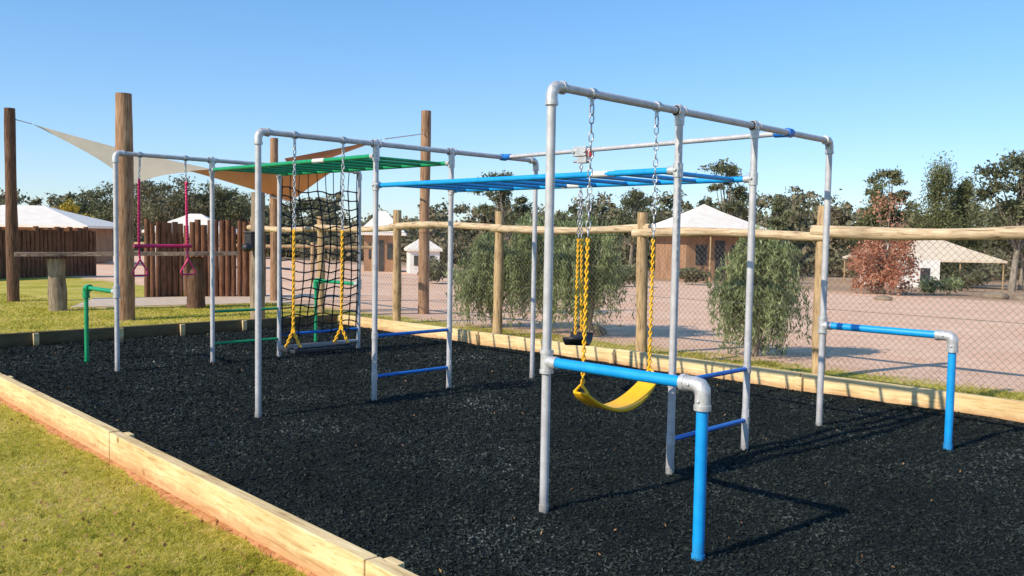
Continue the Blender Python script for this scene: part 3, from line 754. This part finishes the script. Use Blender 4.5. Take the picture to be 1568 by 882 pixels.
def autumn(r,f_,top,w):
    x,y=W(r,f_);z=gz(x,y);h=top-z;e=empty('autumn_tree');t=MB();Vs=[]
    t.tube([(x,y,z-.1),(x+.05,y,z+h*.22)],[.09,.07],8)
    for i in range(64):
        a=random.uniform(0,6.28);q=math.sqrt(random.random());hh=random.uniform(.10,1.0) if i>34 else random.uniform(.08,.62)
        env=1.0 if hh<.6 else max(.3,1-(hh-.6)*1.3)
        p=(x+math.cos(a)*q*w/2*env,y+math.sin(a)*q*w/2*env,z+h*hh)
        t.tube([(x+.05,y,z+h*.18),((x+p[0])/2,(y+p[1])/2,z+h*(.22+hh)/2),p],[.03,.016,.005],5)
        k=150 if hh<.62 else 28
        v,f=rand_cards(np.array(p)+rng.normal(0,.2,(k,3)),.065,.6,.2);Vs.append(v)
    V=np.concatenate(Vs);fast_mesh('foliage',V,np.arange(len(V)).reshape(-1,4),[M['autumn']],parent=e);t.obj('trunk_and_limbs',[M['bark']],e)
autumn(16.9,40,3.5,2.7)
def shrub(r,f_,h,w,m,n=1500,name='shrub'):
    x,y=W(r,f_);z=gz(x,y);Vs=[]
    for i in range(9):
        v,f=rand_cards(crown_pts((x+random.uniform(-.3,.3)*w,y+random.uniform(-.3,.3)*w,z+h*random.uniform(.3,.7)),(w*.25,w*.25,h*.33),n//9,.1),.09,.4,-.1);Vs.append(v)
    V=np.concatenate(Vs);fast_mesh(name,V,np.arange(len(V)).reshape(-1,4),[M[m]])
shrub(20.6,42,1.1,2.0,'pepper');shrub(26,50,1.3,2,'euc2');shrub(4.8,38,1.0,1.6,'euc');shrub(9.0,44,.9,1.8,'euc2');shrub(-3,34,1.0,2,'euc2');shrub(-1.5,30,.9,1.5,'pepper')
for (r,f_,s) in[(21.5,39,.45),(22.4,38.5,.3),(14,33,.25),(1.3,14.5,.22)]:
    x,y=W(r,f_);mb=MB();mb.ball((x,y,gz(x,y)+s*.2),s,seg=10,ring=7,sc=(1.3,1,.55))
    for i,v in enumerate(mb.v):
        k=1+.18*math.sin(v[0]*9+v[2]*13)*math.cos(v[1]*11);mb.v[i]=(x+(v[0]-x)*k,y+(v[1]-y)*k,v[2])
    mb.obj('rock',[M['stump']])

# ------------------------------------------------------------------ light, sky, camera
el=math.radians(33.4);sd_=np.array([-.129,-.9916])
dirv=Vector((-sd_[0]*math.cos(el),-sd_[1]*math.cos(el),-math.sin(el)))
sl=bpy.data.lights.new('sun','SUN');sl.energy=5.0;sl.angle=math.radians(.5);sl.color=(1,.90,.74)
so_=bpy.data.objects.new('sun',sl);so_.rotation_euler=dirv.to_track_quat('-Z','Y').to_euler();COL.objects.link(so_)
w=bpy.data.worlds.new('World');scene.world=w;w.use_nodes=True;nt=w.node_tree;bg=nt.nodes['Background']
sk=nt.nodes.new('ShaderNodeTexSky');sk.sky_type='NISHITA';sk.sun_disc=False;sk.sun_elevation=el;sk.sun_rotation=math.radians(187.4)
sk.air_density=1.0;sk.dust_density=.2;sk.ozone_density=4;sk.altitude=100
hs=nt.nodes.new('ShaderNodeHueSaturation');hs.inputs['Saturation'].default_value=1.25
gm=nt.nodes.new('ShaderNodeGamma');gm.inputs['Gamma'].default_value=.66
mm=nt.nodes.new('ShaderNodeMix');mm.data_type='RGBA';mm.blend_type='MULTIPLY';mm.inputs[0].default_value=1;mm.inputs[7].default_value=(1.62,1.83,2.15,1);mm.clamp_result=False
nt.links.new(sk.outputs[0],hs.inputs['Color']);nt.links.new(hs.outputs[0],gm.inputs['Color']);nt.links.new(gm.outputs[0],mm.inputs[6]);nt.links.new(mm.outputs[2],bg.inputs[0]);bg.inputs[1].default_value=.15
cam=bpy.data.cameras.new('camera');cam.lens=36*1344.4/1568;cam.sensor_width=36;cam.clip_end=5000;cam.clip_start=.05
co=bpy.data.objects.new('camera',cam);COL.objects.link(co)
Mx=Matrix.Rotation(YAW,4,'Z')@Matrix.Rotation(math.radians(90-3.36),4,'X')@Matrix.Rotation(math.radians(.956),4,'Z')
Mx.translation=Vector((3.276,-3.597,1.573));co.matrix_world=Mx;scene.camera=co
scene.view_settings.view_transform='Standard';scene.view_settings.look='None';scene.view_settings.exposure=0
